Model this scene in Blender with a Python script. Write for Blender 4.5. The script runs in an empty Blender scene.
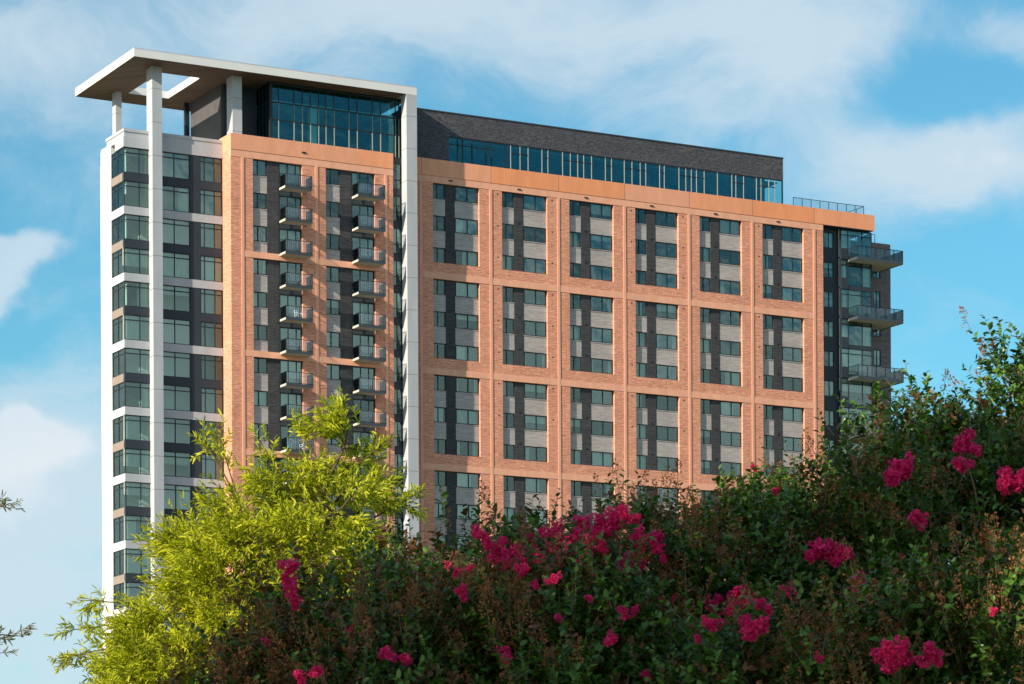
import bpy, math, random
import numpy as np
from mathutils import Vector, Matrix

random.seed(4); RNG = np.random.default_rng(11)
R = math.radians
scene = bpy.context.scene
COL = scene.collection

# ------------------------------------------------------------------ camera
cam = bpy.data.cameras.new('camera'); cam_o = bpy.data.objects.new('camera', cam); COL.objects.link(cam_o)
cam_o.location = (0, 0, 1.7)
cam_o.rotation_mode = 'QUATERNION'
cam_o.rotation_quaternion = (Matrix.Rotation(R(90), 4, 'X') @ Matrix.Rotation(-0.005326, 4, 'Z')).to_quaternion()
cam.sensor_width = 36.0; cam.lens = 3091.4 / 1024 * 36.0
cam.shift_y = (932.76 - 342) / 1024
cam.clip_start = 0.5; cam.clip_end = 20000
cam.dof.use_dof = True; cam.dof.focus_distance = 290; cam.dof.aperture_fstop = 20
scene.camera = cam_o

# ------------------------------------------------------------------ light
YAW = 1.07565241
AZ_OFF, SUN_EL = 75.5, 25.0
sun_ang = R(-61.63 - AZ_OFF)                       # direction towards the sun, in the ground plane
sdir = Vector((math.cos(sun_ang)*math.cos(R(SUN_EL)), math.sin(sun_ang)*math.cos(R(SUN_EL)), math.sin(R(SUN_EL))))
sl = bpy.data.lights.new('sun', 'SUN'); so = bpy.data.objects.new('sun', sl); COL.objects.link(so)
sl.energy = 4.4; sl.angle = R(0.5); sl.color = (1.0, 0.88, 0.70)
so.rotation_mode = 'QUATERNION'; so.rotation_quaternion = sdir.to_track_quat('Z', 'Y')
so.location = (-30, -30, 40)

scene.view_settings.view_transform = 'Standard'; scene.view_settings.look = 'None'
scene.view_settings.exposure = 0.83; scene.view_settings.gamma = 1
scene.view_settings.use_curve_mapping = False

world = bpy.data.worlds.new('World'); scene.world = world; world.use_nodes = True
wn, wl = world.node_tree.nodes, world.node_tree.links; wn.clear()
def N(t, **k):
    n = wn.new(t)
    for a, b in k.items(): setattr(n, a, b)
    return n
def mth(op, a, b=None, c=None, clamp=False):
    n = N('ShaderNodeMath', operation=op); n.use_clamp = clamp
    for i, v in enumerate((a, b, c)):
        if v is None: continue
        if isinstance(v, (int, float)): n.inputs[i].default_value = v
        else: wl.new(v, n.inputs[i])
    return n.outputs[0]
out = N('ShaderNodeOutputWorld'); bg = N('ShaderNodeBackground'); wl.new(bg.outputs[0], out.inputs[0])
bg.inputs['Strength'].default_value = 0.12
sky = N('ShaderNodeTexSky'); sky.sky_type = 'NISHITA'; sky.sun_disc = False
sky.sun_elevation = R(SUN_EL); sky.sun_rotation = math.atan2(sdir.x, sdir.y)
sky.altitude = 100; sky.air_density = 1.0; sky.dust_density = 0.6; sky.ozone_density = 2.0
tint = N('ShaderNodeMix', data_type='RGBA', blend_type='MULTIPLY'); tint.inputs[0].default_value = 1.0
wl.new(sky.outputs[0], tint.inputs[6]); tint.inputs[7].default_value = (0.33, 0.67, 0.68, 1)
tc = N('ShaderNodeTexCoord'); sx = N('ShaderNodeSeparateXYZ'); wl.new(tc.outputs['Generated'], sx.inputs[0])
yy = mth('MAXIMUM', mth('ABSOLUTE', sx.outputs[1]), 0.05)
# direction of the sky written as tangents: east-west and up
ta = mth('DIVIDE', sx.outputs[0], yy); te = mth('DIVIDE', sx.outputs[2], yy)
cv = N('ShaderNodeCombineXYZ'); wl.new(ta, cv.inputs[0]); wl.new(te, cv.inputs[1]); wl.new(sx.outputs[1], cv.inputs[2])
def noise(scale, detail, rough, vec, sy=1.0, off=0.0, dist=0.0):
    m = N('ShaderNodeMapping'); m.inputs['Scale'].default_value = (scale, scale*sy, 1); m.inputs['Location'].default_value = (off, off*0.7, off)
    wl.new(vec, m.inputs[0]); n = N('ShaderNodeTexNoise'); n.inputs['Scale'].default_value = 1; n.inputs['Detail'].default_value = detail
    n.inputs['Roughness'].default_value = rough; n.inputs['Distortion'].default_value = dist; wl.new(m.outputs[0], n.inputs['Vector']); return n
# warp the cloud coordinates
nw = noise(22, 4, 0.55, cv.outputs[0]); wv = N('ShaderNodeVectorMath', operation='MULTIPLY_ADD')
wl.new(nw.outputs['Color'], wv.inputs[0]); wv.inputs[1].default_value = (0.03, 0.022, 0); wl.new(cv.outputs[0], wv.inputs[2])
P = wv.outputs[0]
OFF = (0.015, 0.011)
def blob(px, py, rx, ry, amp):
    cx, cy = (px-512)/3091 + OFF[0], (933-py)/3091 + OFF[1]
    s = N('ShaderNodeVectorMath', operation='SUBTRACT'); wl.new(P, s.inputs[0]); s.inputs[1].default_value = (cx, cy, 0)
    m = N('ShaderNodeVectorMath', operation='MULTIPLY'); wl.new(s.outputs[0], m.inputs[0]); m.inputs[1].default_value = (3091/rx, 3091/ry, 0)
    d = N('ShaderNodeVectorMath', operation='DOT_PRODUCT'); wl.new(m.outputs[0], d.inputs[0]); wl.new(m.outputs[0], d.inputs[1])
    return mth('MULTIPLY', mth('EXPONENT', mth('MULTIPLY', d.outputs['Value'], -1.0)), amp)
def total(bl):
    t = None
    for b in bl:
        o = blob(*b); t = o if t is None else mth('ADD', t, o)
    return t
nA = noise(15, 9, 0.62, P, 1.5, 3.1, 0.5); nB = noise(36, 8, 0.62, P, 1.1, 8.0)
soft = total([(60, 10, 330, 90, .42), (430, 10, 240, 70, .45), (640, 50, 170, 70, .35), (820, 50, 120, 120, .62), (960, 172, 130, 42, .85), (1010, 40, 60, 26, .45), (935, 95, 75, 38, -.75),
              (40, 590, 190, 190, .85), (200, 150, 200, 60, .15), (20, 480, 110, 70, .4), (900, 260, 260, 50, -.25), (20, 340, 70, 40, -.3)])
soft = mth('ADD', soft, mth('MULTIPLY', mth('SUBTRACT', nA.outputs[0], 0.5), 1.7))
soft = mth('ADD', soft, 0.17)
sramp = N('ShaderNodeMapRange', interpolation_type='SMOOTHSTEP'); wl.new(soft, sramp.inputs[0]); sramp.inputs[1].default_value = 0.0; sramp.inputs[2].default_value = 1.0; sramp.inputs[4].default_value = 0.85
cum = total([(18, 240, 56, 26, .9), (-15, 285, 46, 40, .8), (28, 412, 24, 18, .8), (48, 440, 56, 26, .85), (20, 480, 80, 45, .55), (0, 560, 80, 70, .30), (990, 168, 80, 20, .5), (850, 60, 70, 60, .35)])
cum = mth('ADD', cum, mth('MULTIPLY', mth('SUBTRACT', nB.outputs[0], 0.5), 1.1))
cramp = N('ShaderNodeMapRange', interpolation_type='SMOOTHSTEP'); wl.new(cum, cramp.inputs[0]); cramp.inputs[1].default_value = 0.30; cramp.inputs[2].default_value = 0.80; cramp.inputs[4].default_value = 0.50
south = N('ShaderNodeMapRange', interpolation_type='SMOOTHSTEP'); wl.new(sx.outputs[1], south.inputs[0]); south.inputs[1].default_value = 0.0; south.inputs[2].default_value = -0.25  # bright clouds added behind the viewpoint as facade fill and for window reflections
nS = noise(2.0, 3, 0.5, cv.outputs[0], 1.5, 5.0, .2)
fill_bank = mth('ADD', te, mth('MULTIPLY', mth('SUBTRACT', nS.outputs[0], 0.5), 0.30))
br_ = N('ShaderNodeMapRange', interpolation_type='SMOOTHSTEP'); wl.new(fill_bank, br_.inputs[0]); br_.inputs[1].default_value = 0.47; br_.inputs[2].default_value = 0.36
fill_bankf = mth('MULTIPLY', mth('MULTIPLY', br_.outputs[0], south.outputs[0]), 0.8)
m1 = N('ShaderNodeMix', data_type='RGBA'); wl.new(sramp.outputs[0], m1.inputs[0]); wl.new(tint.outputs[2], m1.inputs[6]); m1.inputs[7].default_value = (3.05, 3.6, 4.0, 1)
m2 = N('ShaderNodeMix', data_type='RGBA'); wl.new(cramp.outputs[0], m2.inputs[0]); wl.new(m1.outputs[2], m2.inputs[6]); m2.inputs[7].default_value = (4.3, 4.3, 4.4, 1)
m3 = N('ShaderNodeMix', data_type='RGBA'); wl.new(fill_bankf, m3.inputs[0]); wl.new(m2.outputs[2], m3.inputs[6]); m3.inputs[7].default_value = (4.9, 5.0, 4.8, 1)
west = N('ShaderNodeMapRange', interpolation_type='SMOOTHSTEP'); wl.new(sx.outputs[0], west.inputs[0]); west.inputs[1].default_value = -0.45; west.inputs[2].default_value = -0.75  # bright clouds added in the unseen west for the left-face windows to reflect
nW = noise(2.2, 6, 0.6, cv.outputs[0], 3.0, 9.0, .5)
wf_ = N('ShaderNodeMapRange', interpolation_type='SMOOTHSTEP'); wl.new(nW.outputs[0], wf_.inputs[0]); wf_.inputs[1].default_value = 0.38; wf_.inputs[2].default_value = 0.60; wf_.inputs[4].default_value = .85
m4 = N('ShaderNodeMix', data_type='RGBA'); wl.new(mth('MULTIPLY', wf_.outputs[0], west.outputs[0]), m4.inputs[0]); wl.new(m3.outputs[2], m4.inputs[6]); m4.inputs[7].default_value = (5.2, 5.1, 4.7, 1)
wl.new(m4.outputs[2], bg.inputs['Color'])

# ------------------------------------------------------------------ helpers
def tag(o, label=None, cat=None, group=None, kind=None):
    if label: o['label'] = label
    if cat: o['category'] = cat
    if group: o['group'] = group
    if kind: o['kind'] = kind
    return o
def empty(name, loc=(0, 0, 0), rz=0.0, parent=None):
    o = bpy.data.objects.new(name, None); COL.objects.link(o); o.location = loc; o.rotation_euler = (0, 0, rz)
    o.empty_display_size = .3
    if parent: o.parent = parent
    return o
def mat(name): 
    m = bpy.data.materials.new(name); m.use_nodes = True
    nt = m.node_tree; b = nt.nodes['Principled BSDF']; return m, nt, b
def nadd(nt, t, **k):
    n = nt.nodes.new(t)
    for a, b in k.items(): setattr(n, a, b)
    return n
def objvec(nt, fold=True):
    """object coordinates folded so that both facade directions run along the first axis"""
    tc = nadd(nt, 'ShaderNodeTexCoord'); s = nadd(nt, 'ShaderNodeSeparateXYZ'); nt.links.new(tc.outputs['Object'], s.inputs[0])
    a = nadd(nt, 'ShaderNodeMath', operation='ADD'); nt.links.new(s.outputs[0], a.inputs[0]); nt.links.new(s.outputs[1], a.inputs[1])
    c = nadd(nt, 'ShaderNodeCombineXYZ'); nt.links.new(a.outputs[0], c.inputs[0]); nt.links.new(s.outputs[2], c.inputs[1]); return c.outputs[0]
def brick_mat(name, c1, c2, mortar, w=0.9, h=0.16, var=0.3, rough=0.85, bump=0.6, streak=(1.1, 9.0)):
    m, nt, b = mat(name); v = objvec(nt)
    br = nadd(nt, 'ShaderNodeTexBrick'); nt.links.new(v, br.inputs['Vector']); br.inputs['Scale'].default_value = 1
    br.inputs['Color1'].default_value = (*c1, 1); br.inputs['Color2'].default_value = (*c2, 1); br.inputs['Mortar'].default_value = (*mortar, 1)
    br.inputs['Brick Width'].default_value = w; br.inputs['Row Height'].default_value = h; br.inputs['Mortar Size'].default_value = 0.018
    br.inputs['Mortar Smooth'].default_value = 0.4; br.inputs['Bias'].default_value = 0.1
    mp = nadd(nt, 'ShaderNodeMapping'); mp.inputs['Scale'].default_value = (streak[0], streak[1], 1); nt.links.new(v, mp.inputs[0])
    ns = nadd(nt, 'ShaderNodeTexNoise'); ns.inputs['Scale'].default_value = 1; ns.inputs['Detail'].default_value = 3; ns.inputs['Roughness'].default_value = .65; nt.links.new(mp.outputs[0], ns.inputs['Vector'])
    n2 = nadd(nt, 'ShaderNodeTexNoise'); n2.inputs['Scale'].default_value = 0.35; n2.inputs['Detail'].default_value = 3; nt.links.new(v, n2.inputs['Vector'])
    r1 = nadd(nt, 'ShaderNodeMapRange'); nt.links.new(ns.outputs[0], r1.inputs[0]); r1.inputs[1].default_value = .3; r1.inputs[2].default_value = .7; r1.inputs[3].default_value = 1-var; r1.inputs[4].default_value = 1+var
    r2 = nadd(nt, 'ShaderNodeMapRange'); nt.links.new(n2.outputs[0], r2.inputs[0]); r2.inputs[1].default_value = .3; r2.inputs[2].default_value = .7; r2.inputs[3].default_value = .92; r2.inputs[4].default_value = 1.08
    mm = nadd(nt, 'ShaderNodeMath', operation='MULTIPLY'); nt.links.new(r1.outputs[0], mm.inputs[0]); nt.links.new(r2.outputs[0], mm.inputs[1])
    mx = nadd(nt, 'ShaderNodeMix', data_type='RGBA', blend_type='MULTIPLY'); mx.inputs[0].default_value = 1; nt.links.new(br.outputs[0], mx.inputs[6]); nt.links.new(mm.outputs[0], mx.inputs[7])
    nt.links.new(mx.outputs[2], b.inputs['Base Color']); b.inputs['Roughness'].default_value = rough; b.inputs['Specular IOR Level'].default_value = 0.25
    bp = nadd(nt, 'ShaderNodeBump'); bp.inputs['Strength'].default_value = bump; bp.inputs['Distance'].default_value = 0.05; nt.links.new(ns.outputs[0], bp.inputs['Height']); nt.links.new(bp.outputs[0], b.inputs['Normal'])
    return m
def plain_mat(name, c, var=0.06, rough=0.7, scale=0.8, metal=0.0, spec=0.3, panel=0.0, joint=0, sx=1.0, sy=1.0):
    """painted panel / concrete with faint mottling; panel = variation from one 7.6 m panel to the next"""
    m, nt, b = mat(name); v = objvec(nt)
    mp = nadd(nt, 'ShaderNodeMapping'); mp.inputs['Scale'].default_value = (scale*sx, scale*sy, 1); nt.links.new(v, mp.inputs[0])
    n = nadd(nt, 'ShaderNodeTexNoise'); n.inputs['Scale'].default_value = 1; n.inputs['Detail'].default_value = 5; n.inputs['Roughness'].default_value = .6; nt.links.new(mp.outputs[0], n.inputs['Vector'])
    r = nadd(nt, 'ShaderNodeMapRange'); nt.links.new(n.outputs[0], r.inputs[0]); r.inputs[1].default_value = .3; r.inputs[2].default_value = .7; r.inputs[3].default_value = 1-var; r.inputs[4].default_value = 1+var
    fac = r.outputs[0]
    mx = nadd(nt, 'ShaderNodeMix', data_type='RGBA', blend_type='MULTIPLY'); mx.inputs[0].default_value = 1; mx.inputs[6].default_value = (*c, 1); nt.links.new(fac, mx.inputs[7])
    res = mx.outputs[2]
    if joint:       # open joints between storey-high cladding panels
        s = nadd(nt, 'ShaderNodeSeparateXYZ'); nt.links.new(v, s.inputs[0])
        a = nadd(nt, 'ShaderNodeMath', operation='MULTIPLY_ADD'); nt.links.new(s.outputs[1], a.inputs[0]); a.inputs[1].default_value = 1/3.1; a.inputs[2].default_value = .13
        fr = nadd(nt, 'ShaderNodeMath', operation='FRACT'); nt.links.new(a.outputs[0], fr.inputs[0])
        lt = nadd(nt, 'ShaderNodeMath', operation='LESS_THAN'); nt.links.new(fr.outputs[0], lt.inputs[0]); lt.inputs[1].default_value = .014
        mj = nadd(nt, 'ShaderNodeMix', data_type='RGBA'); nt.links.new(lt.outputs[0], mj.inputs[0]); nt.links.new(res, mj.inputs[6]); mj.inputs[7].default_value = (c[0]*.35, c[1]*.35, c[2]*.35, 1); res = mj.outputs[2]
    if panel:
        s = nadd(nt, 'ShaderNodeSeparateXYZ'); nt.links.new(v, s.inputs[0])
        a = nadd(nt, 'ShaderNodeMath', operation='MULTIPLY_ADD'); nt.links.new(s.outputs[0], a.inputs[0]); a.inputs[1].default_value = 1/7.6; a.inputs[2].default_value = 1.166
        fl = nadd(nt, 'ShaderNodeMath', operation='FLOOR'); nt.links.new(a.outputs[0], fl.inputs[0])
        wnz = nadd(nt, 'ShaderNodeTexWhiteNoise', noise_dimensions='1D'); nt.links.new(fl.outputs[0], wnz.inputs['W'])
        m3 = nadd(nt, 'ShaderNodeMix', data_type='RGBA'); nt.links.new(wnz.outputs[0], m3.inputs[0]); nt.links.new(res, m3.inputs[6])
        m4 = nadd(nt, 'ShaderNodeMix', data_type='RGBA', blend_type='MULTIPLY'); m4.inputs[0].default_value = 1; nt.links.new(res, m4.inputs[6]); m4.inputs[7].default_value = (1.06, 0.86, 0.62, 1)
        nt.links.new(m4.outputs[2], m3.inputs[7]); res = m3.outputs[2]
    nt.links.new(res, b.inputs['Base Color']); b.inputs['Roughness'].default_value = rough; b.inputs['Metallic'].default_value = metal; b.inputs['Specular IOR Level'].default_value = spec
    return m
def glass_mat(name, tintc, refl, gloss=(0.75, 0.9, 1.0), rough=0.02, wav=0.012):
    m, nt, b = mat(name); nt.nodes.remove(b); o = nt.nodes['Material Output']
    tr = nadd(nt, 'ShaderNodeBsdfTransparent'); tr.inputs[0].default_value = (*tintc, 1)
    gl = nadd(nt, 'ShaderNodeBsdfGlossy'); gl.inputs['Color'].default_value = (*gloss, 1); gl.inputs['Roughness'].default_value = rough
    tcn = nadd(nt, 'ShaderNodeTexCoord'); nz = nadd(nt, 'ShaderNodeTexNoise'); nz.inputs['Scale'].default_value = 0.9; nz.inputs['Detail'].default_value = 1; nt.links.new(tcn.outputs['Object'], nz.inputs['Vector'])
    bp = nadd(nt, 'ShaderNodeBump'); bp.inputs['Strength'].default_value = 1; bp.inputs['Distance'].default_value = wav; nt.links.new(nz.outputs[0], bp.inputs['Height']); nt.links.new(bp.outputs[0], gl.inputs['Normal'])
    fr = nadd(nt, 'ShaderNodeFresnel'); fr.inputs[0].default_value = 1.5
    ad = nadd(nt, 'ShaderNodeMath', operation='MULTIPLY_ADD'); nt.links.new(fr.outputs[0], ad.inputs[0]); ad.inputs[1].default_value = 1-refl; ad.use_clamp = True
    oi = nadd(nt, 'ShaderNodeObjectInfo'); rr = nadd(nt, 'ShaderNodeMapRange'); nt.links.new(oi.outputs['Random'], rr.inputs[0]); rr.inputs[3].default_value = refl*.5; rr.inputs[4].default_value = refl*1.7; nt.links.new(rr.outputs[0], ad.inputs[2])
    mx = nadd(nt, 'ShaderNodeMixShader'); nt.links.new(ad.outputs[0], mx.inputs[0]); nt.links.new(tr.outputs[0], mx.inputs[1]); nt.links.new(gl.outputs[0], mx.inputs[2])
    nt.links.new(mx.outputs[0], o.inputs[0]); return m

M = {}
M['brick'] = brick_mat('orange brick', (.72, .31, .205), (.60, .24, .155), (.76, .42, .30), var=.34, streak=(1.7, 9.0))
M['stucco'] = plain_mat('orange precast', (.78, .39, .265), .09, .8, .9, sx=1.6, sy=.5)
M['parapet'] = plain_mat('orange parapet panels', (.77, .355, .225), .08, .8, .7, panel=1, sx=1.6, sy=.5)
M['grey_brick'] = brick_mat('grey brick', (.43, .39, .38), (.35, .31, .31), (.45, .42, .41), var=.16)
M['dark_brick'] = brick_mat('charcoal brick', (.058, .058, .064), (.038, .038, .044), (.08, .078, .084), var=.25)
M['attic_brick'] = brick_mat('attic charcoal brick', (.085, .085, .10), (.055, .056, .07), (.11, .11, .12), w=.5, h=.2, var=.4, streak=(2.5, 5))
M['white'] = plain_mat('white metal panel', (.72, .72, .73), .03, .55, .5, spec=.4)
M['dimmed_white'] = plain_mat('white dimmed for front shade', (.43, .45, .49), .08, .6, .5, spec=.4, sx=2, sy=.4, joint=1)  # the dim, bluish light of the front faces is toned into this white
M['soffit'] = plain_mat('soffit boards', (.145, .095, .066), .35, .7, .5, sx=3, sy=3)
M['dark_panel'] = plain_mat('charcoal panel', (.030, .040, .055), .1, .5, .6)
M['taupe'] = plain_mat('taupe panel', (.27, .22, .19), .08, .7, .8)
M['frame'] = plain_mat('dark metal frame', (.018, .026, .032), .1, .45, 1)
M['light_frame'] = plain_mat('bare aluminium mullion', (.30, .31, .28), .05, .4, 1)
M['slab'] = plain_mat('balcony concrete', (.55, .50, .44), .1, .8, 1.2)
M['slab_edge'] = plain_mat('balcony edge metal', (.05, .065, .08), .1, .5, 1)
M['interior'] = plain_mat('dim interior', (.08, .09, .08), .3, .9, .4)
M['curtain'] = plain_mat('window blind', (.85, .86, .80), .12, .9, .8, sx=5)
M['roof'] = plain_mat('roof membrane', (.3, .3, .3), .1, .9, .5)
M['vent'] = plain_mat('vent', (.02, .02, .02), .1, .6, 1)
M['ceiling'] = plain_mat('interior ceiling', (.55, .6, .48), .1, .9, 1)
M['glass'] = glass_mat('window glass', (.78, .87, .86), .075, (.60, .80, .78))
M['glass_lobby'] = glass_mat('curtain wall glass', (.62, .86, .86), .12, (.22, .66, .80))
M['rail_glass'] = glass_mat('railing mesh', (.90, .93, .94), .03, (.8, .9, .95))
M['rubber'] = plain_mat('teal plastic', (.05, .30, .34), .05, .5, 3)
M['white_plastic'] = plain_mat('white plastic', (.75, .8, .82), .03, .5, 3)

ZC = 1.7        # heights below are measured from eye level
class MB:
    def __init__(s): s.v, s.f = [], []
    def hexa(s, p):
        n = len(s.v); s.v += p
        s.f += [(n, n+3, n+2, n+1), (n+4, n+5, n+6, n+7), (n, n+1, n+5, n+4), (n+1, n+2, n+6, n+5), (n+2, n+3, n+7, n+6), (n+3, n, n+4, n+7)]
    def raw(s, x0, x1, y0, y1, z0, z1):
        if x0 > x1: x0, x1 = x1, x0
        if y0 > y1: y0, y1 = y1, y0
        if z0 > z1: z0, z1 = z1, z0
        s.hexa([(x0, y0, z0), (x1, y0, z0), (x1, y1, z0), (x0, y1, z0), (x0, y0, z1), (x1, y0, z1), (x1, y1, z1), (x0, y1, z1)])
    def box(s, u0, u1, w0, w1, z0, z1):
        """u along the facade, w out of it (towards the street), z from eye level"""
        s.raw(u0, u1, -w0, -w1, z0+ZC, z1+ZC); return s
    def build(s, name, m, parent=None, bevel=0.0, smooth=False):
        me = bpy.data.meshes.new(name); me.from_pydata(s.v, [], s.f); me.materials.append(m)
        if smooth: me.polygons.foreach_set('use_smooth', [True]*len(me.polygons))
        me.update(); o = bpy.data.objects.new(name, me); COL.objects.link(o)
        if parent: o.parent = parent
        if bevel:
            b = o.modifiers.new('bevel', 'BEVEL'); b.width = bevel; b.segments = 1
        return o
ZB = -ZC                                            # ground level

# ------------------------------------------------------------------ ground
g = MB(); g.raw(-3000, 3000, -1500, 6000, -.5, 0)
gm, nt, b = mat('lawn and soil'); tcn = nadd(nt, 'ShaderNodeTexCoord'); nz = nadd(nt, 'ShaderNodeTexNoise'); nz.inputs['Scale'].default_value = .6; nz.inputs['Detail'].default_value = 8
nt.links.new(tcn.outputs['Object'], nz.inputs['Vector']); cr = nadd(nt, 'ShaderNodeValToRGB'); cr.color_ramp.elements[0].color = (.035, .06, .02, 1); cr.color_ramp.elements[1].color = (.10, .11, .05, 1)
nt.links.new(nz.outputs[0], cr.inputs[0]); nt.links.new(cr.outputs[0], b.inputs['Base Color']); b.inputs['Roughness'].default_value = .95
tag(g.build('ground', gm), kind='structure')

# ------------------------------------------------------------------ the tower
T = empty('apartment_building', (-7.2918, 300, 0), R(90) - YAW)
tag(T, 'tall apartment tower of orange brick with white corner frame, dark glazing and flat roof canopy', 'building')
ROWS = 14
TOP = 72.85; ST = 3.1
Z_LOW = TOP - ROWS*ST
small_windows = []          # candidates for the individual windows
def frame_boxes(mb, axis, a0, a1, z0, z1, p, mull, trans, t=.07, d=.10):
    """frame bars of a window lying in plane p; axis 'u' faces the street, axis 'w' faces left"""
    def bx(x0, x1, za, zb):
        if axis == 'u': mb.box(x0, x1, p, p-d, za, zb)
        else: mb.box(p, p+d, x0, x1, za, zb)
    bx(a0, a0+t, z0, z1); bx(a1-t, a1, z0, z1); bx(a0+t, a1-t, z0, z0+t); bx(a0+t, a1-t, z1-t, z1)
    for m_ in mull: bx(m_-t/2, m_+t/2, z0+t, z1-t)
    segs = [a0+t] + [q for m_ in mull for q in (m_-t/2, m_+t/2)] + [a1-t]
    for (za) in trans:
        for k in range(0, len(segs), 2): bx(segs[k], segs[k+1], za-t/2, za+t/2)
def pane_box(mb, axis, a0, a1, z0, z1, p, t=.07):
    if axis == 'u': mb.box(a0+t*.6, a1-t*.6, p-.05, p-.06, z0+t*.6, z1-t*.6)
    else: mb.box(p+.05, p+.06, a0+t*.6, a1-t*.6, z0+t*.6, z1-t*.6)
def curtain_boxes(mb, axis, a0, a1, z0, z1, p, mode, rnd):
    q = p-.28 if axis == 'u' else p+.28
    def bx(x0, x1, za, zb):
        if axis == 'u': mb.box(x0, x1, q, q-.02, za, zb)
        else: mb.box(q, q+.02, x0, x1, za, zb)
    w = a1-a0
    if mode == 'roller': bx(a0-.05, a1+.05, z1-(z1-z0)*rnd, z1+.1)
    elif mode == 'left': bx(a0-.05, a0+w*rnd, z0-.1, z1+.1)
    elif mode == 'right': bx(a1-w*rnd, a1+.05, z0-.1, z1+.1)
    elif mode == 'both': bx(a0-.05, a0+w*rnd*.4, z0-.1, z1+.1); bx(a1-w*rnd*.45, a1+.05, z0-.1, z1+.1)
def window(name, axis, a0, a1, z0, z1, p, mull, trans=(), t=.07, glass='glass', blind=.55, parent=None, frame='frame'):
    f = MB(); frame_boxes(f, axis, a0, a1, z0, z1, p, mull, trans, t); fo = f.build(name, M[frame], parent or T)
    g = MB(); pane_box(g, axis, a0, a1, z0, z1, p, t); g.build('pane', M[glass], fo)
    if random.random() < blind:
        c = MB(); mode = random.choice(['roller', 'roller', 'left', 'right', 'both'])
        rnd = random.choice([1.0, 1.0, .5, .35, .7]) if mode == 'roller' else random.uniform(.25, .7)
        curtain_boxes(c, axis, a0, a1, z0, z1, p, mode, rnd); c.build('blind', M['curtain'], fo)
    return fo
def vent(u, w, z, s=.22, h=.14):
    MB().box(u-s, u+s, w+.06, w-.02, z-h, z+h).build('vent', M['vent'], T)

# --- main orange facade, plane w = 0, six bays of 7.6 m
NB = 6; BW = 5.08; BP = 7.6
RZ = [(TOP-9.3*k, TOP-9.3*k-7.69) for k in range(5)]
zlo = RZ[-1][1]
wall = MB()
wall.box(-2.6, 0, 0, -.45, zlo, TOP)
for i in range(NB):
    u1 = BP*i+BW; u2 = BP*(i+1) if i < NB-1 else 45.5
    wall.box(u1, u2, 0, -.45, zlo, TOP)
    for k in range(4): wall.box(BP*i, u1, 0, -.45, RZ[k+1][0]+.62, RZ[k][1])
wall.box(-2.6, 45.5, 0, -.45, ZB, zlo)
wall.build('brick_wall', M['brick'], T)
for k in range(4):      # smooth bands between the rows, butting between the upright trims
    b_ = MB(); zt = RZ[k+1][0]
    edges = [-1.2] + [q for i in range(NB-1) for q in (BP*i+BW+1.12, BP*i+BW+1.40)] + [44.25]
    for j in range(0, len(edges), 2):
        i = j//2
        b_.box(edges[j], max(BP*i, edges[j]), .03, .003, zt, zt+.62); b_.box(BP*i, BP*i+BW, .03, -.45, zt, zt+.617); b_.box(BP*i+BW, edges[j+1], .03, .003, zt, zt+.62)
    b_.build('band_course', M['stucco'], T)
b_ = MB(); b_.box(-2.6, 45.5, .03, -.45, TOP, TOP+.62); b_.build('band_course', M['stucco'], T)
trims = [(-1.49, -1.2)] + [(BP*i+BW+1.12, BP*i+BW+1.40) for i in range(NB-1)] + [(44.25, 44.53)]
for a, b in trims: MB().box(a, b, .05, .003, ZB, TOP-.003).build('pilaster_strip', M['stucco'], T)
par = MB(); par.box(-2.6, 51.98, .06, -.40, TOP+.66, 75.12); par.box(-2.6, 45.5, -.02, -.40, TOP+.62, TOP+.66)
par.box(51.58, 51.98, -.40, -6, TOP+.66, 75.12)
# end return and panel joints cut as thin dark gaps
par.build('parapet', M['parapet'], T)
for i in range(NB+1):
    MB().box(BP*i-1.26, BP*i-1.235, .064, .05, TOP+.66, 75.118).build('panel_joint', M['slab_edge'], T)
MB().box(45.5, 51.55, .05, -1.0, TOP+.60, TOP+.66).build('soffit_panel', M['dark_panel'], T)
# recessed infill of each bay
wins = []; spans = []
def bay(u0, w, rows, wn, ds, wide, pane_w, single=True):
    """one recessed bay: grey spandrels, a charcoal upright; returns nothing, queues its windows"""
    pass
for i in range(NB):
    u0 = BP*i; p = -.22
    for k in range(5):
        zt, zb_ = RZ[k]
        for j in range(3):
            wt = zt-ST*j
            if j < 2:
                spans.append((u0, u0+1.43, p, wt-ST, wt-1.49)); spans.append((u0+2.48, u0+BW, p, wt-ST, wt-1.49))
            wins.append((u0+.04, u0+1.41, wt-1.49, wt, p-.03, (u0+.58,), k*3+j)); wins.append((u0+2.52, u0+BW, wt-1.49, wt, p-.03, (u0+3.88,), k*3+j))
        MB().box(u0+1.43, u0+2.48, p+.02, p-.2, zb_, zt).build('dark_brick_strip', M['dark_brick'], T)
    if True:
        for j in range(11):
            vent(u0+2.0, p-.02, TOP-ST*j-2.95, .12, .09)
    vent(u0+1.9, .03, TOP+.36, .2, .06)
for i in (0, 1, 2, 3, 4):
    for j in range(8): vent(BP*i+BW+2.05 if i % 2 == 0 else BP*i+BW+.55, -.045, TOP-.35-3.1*j, .07, .06)
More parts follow.
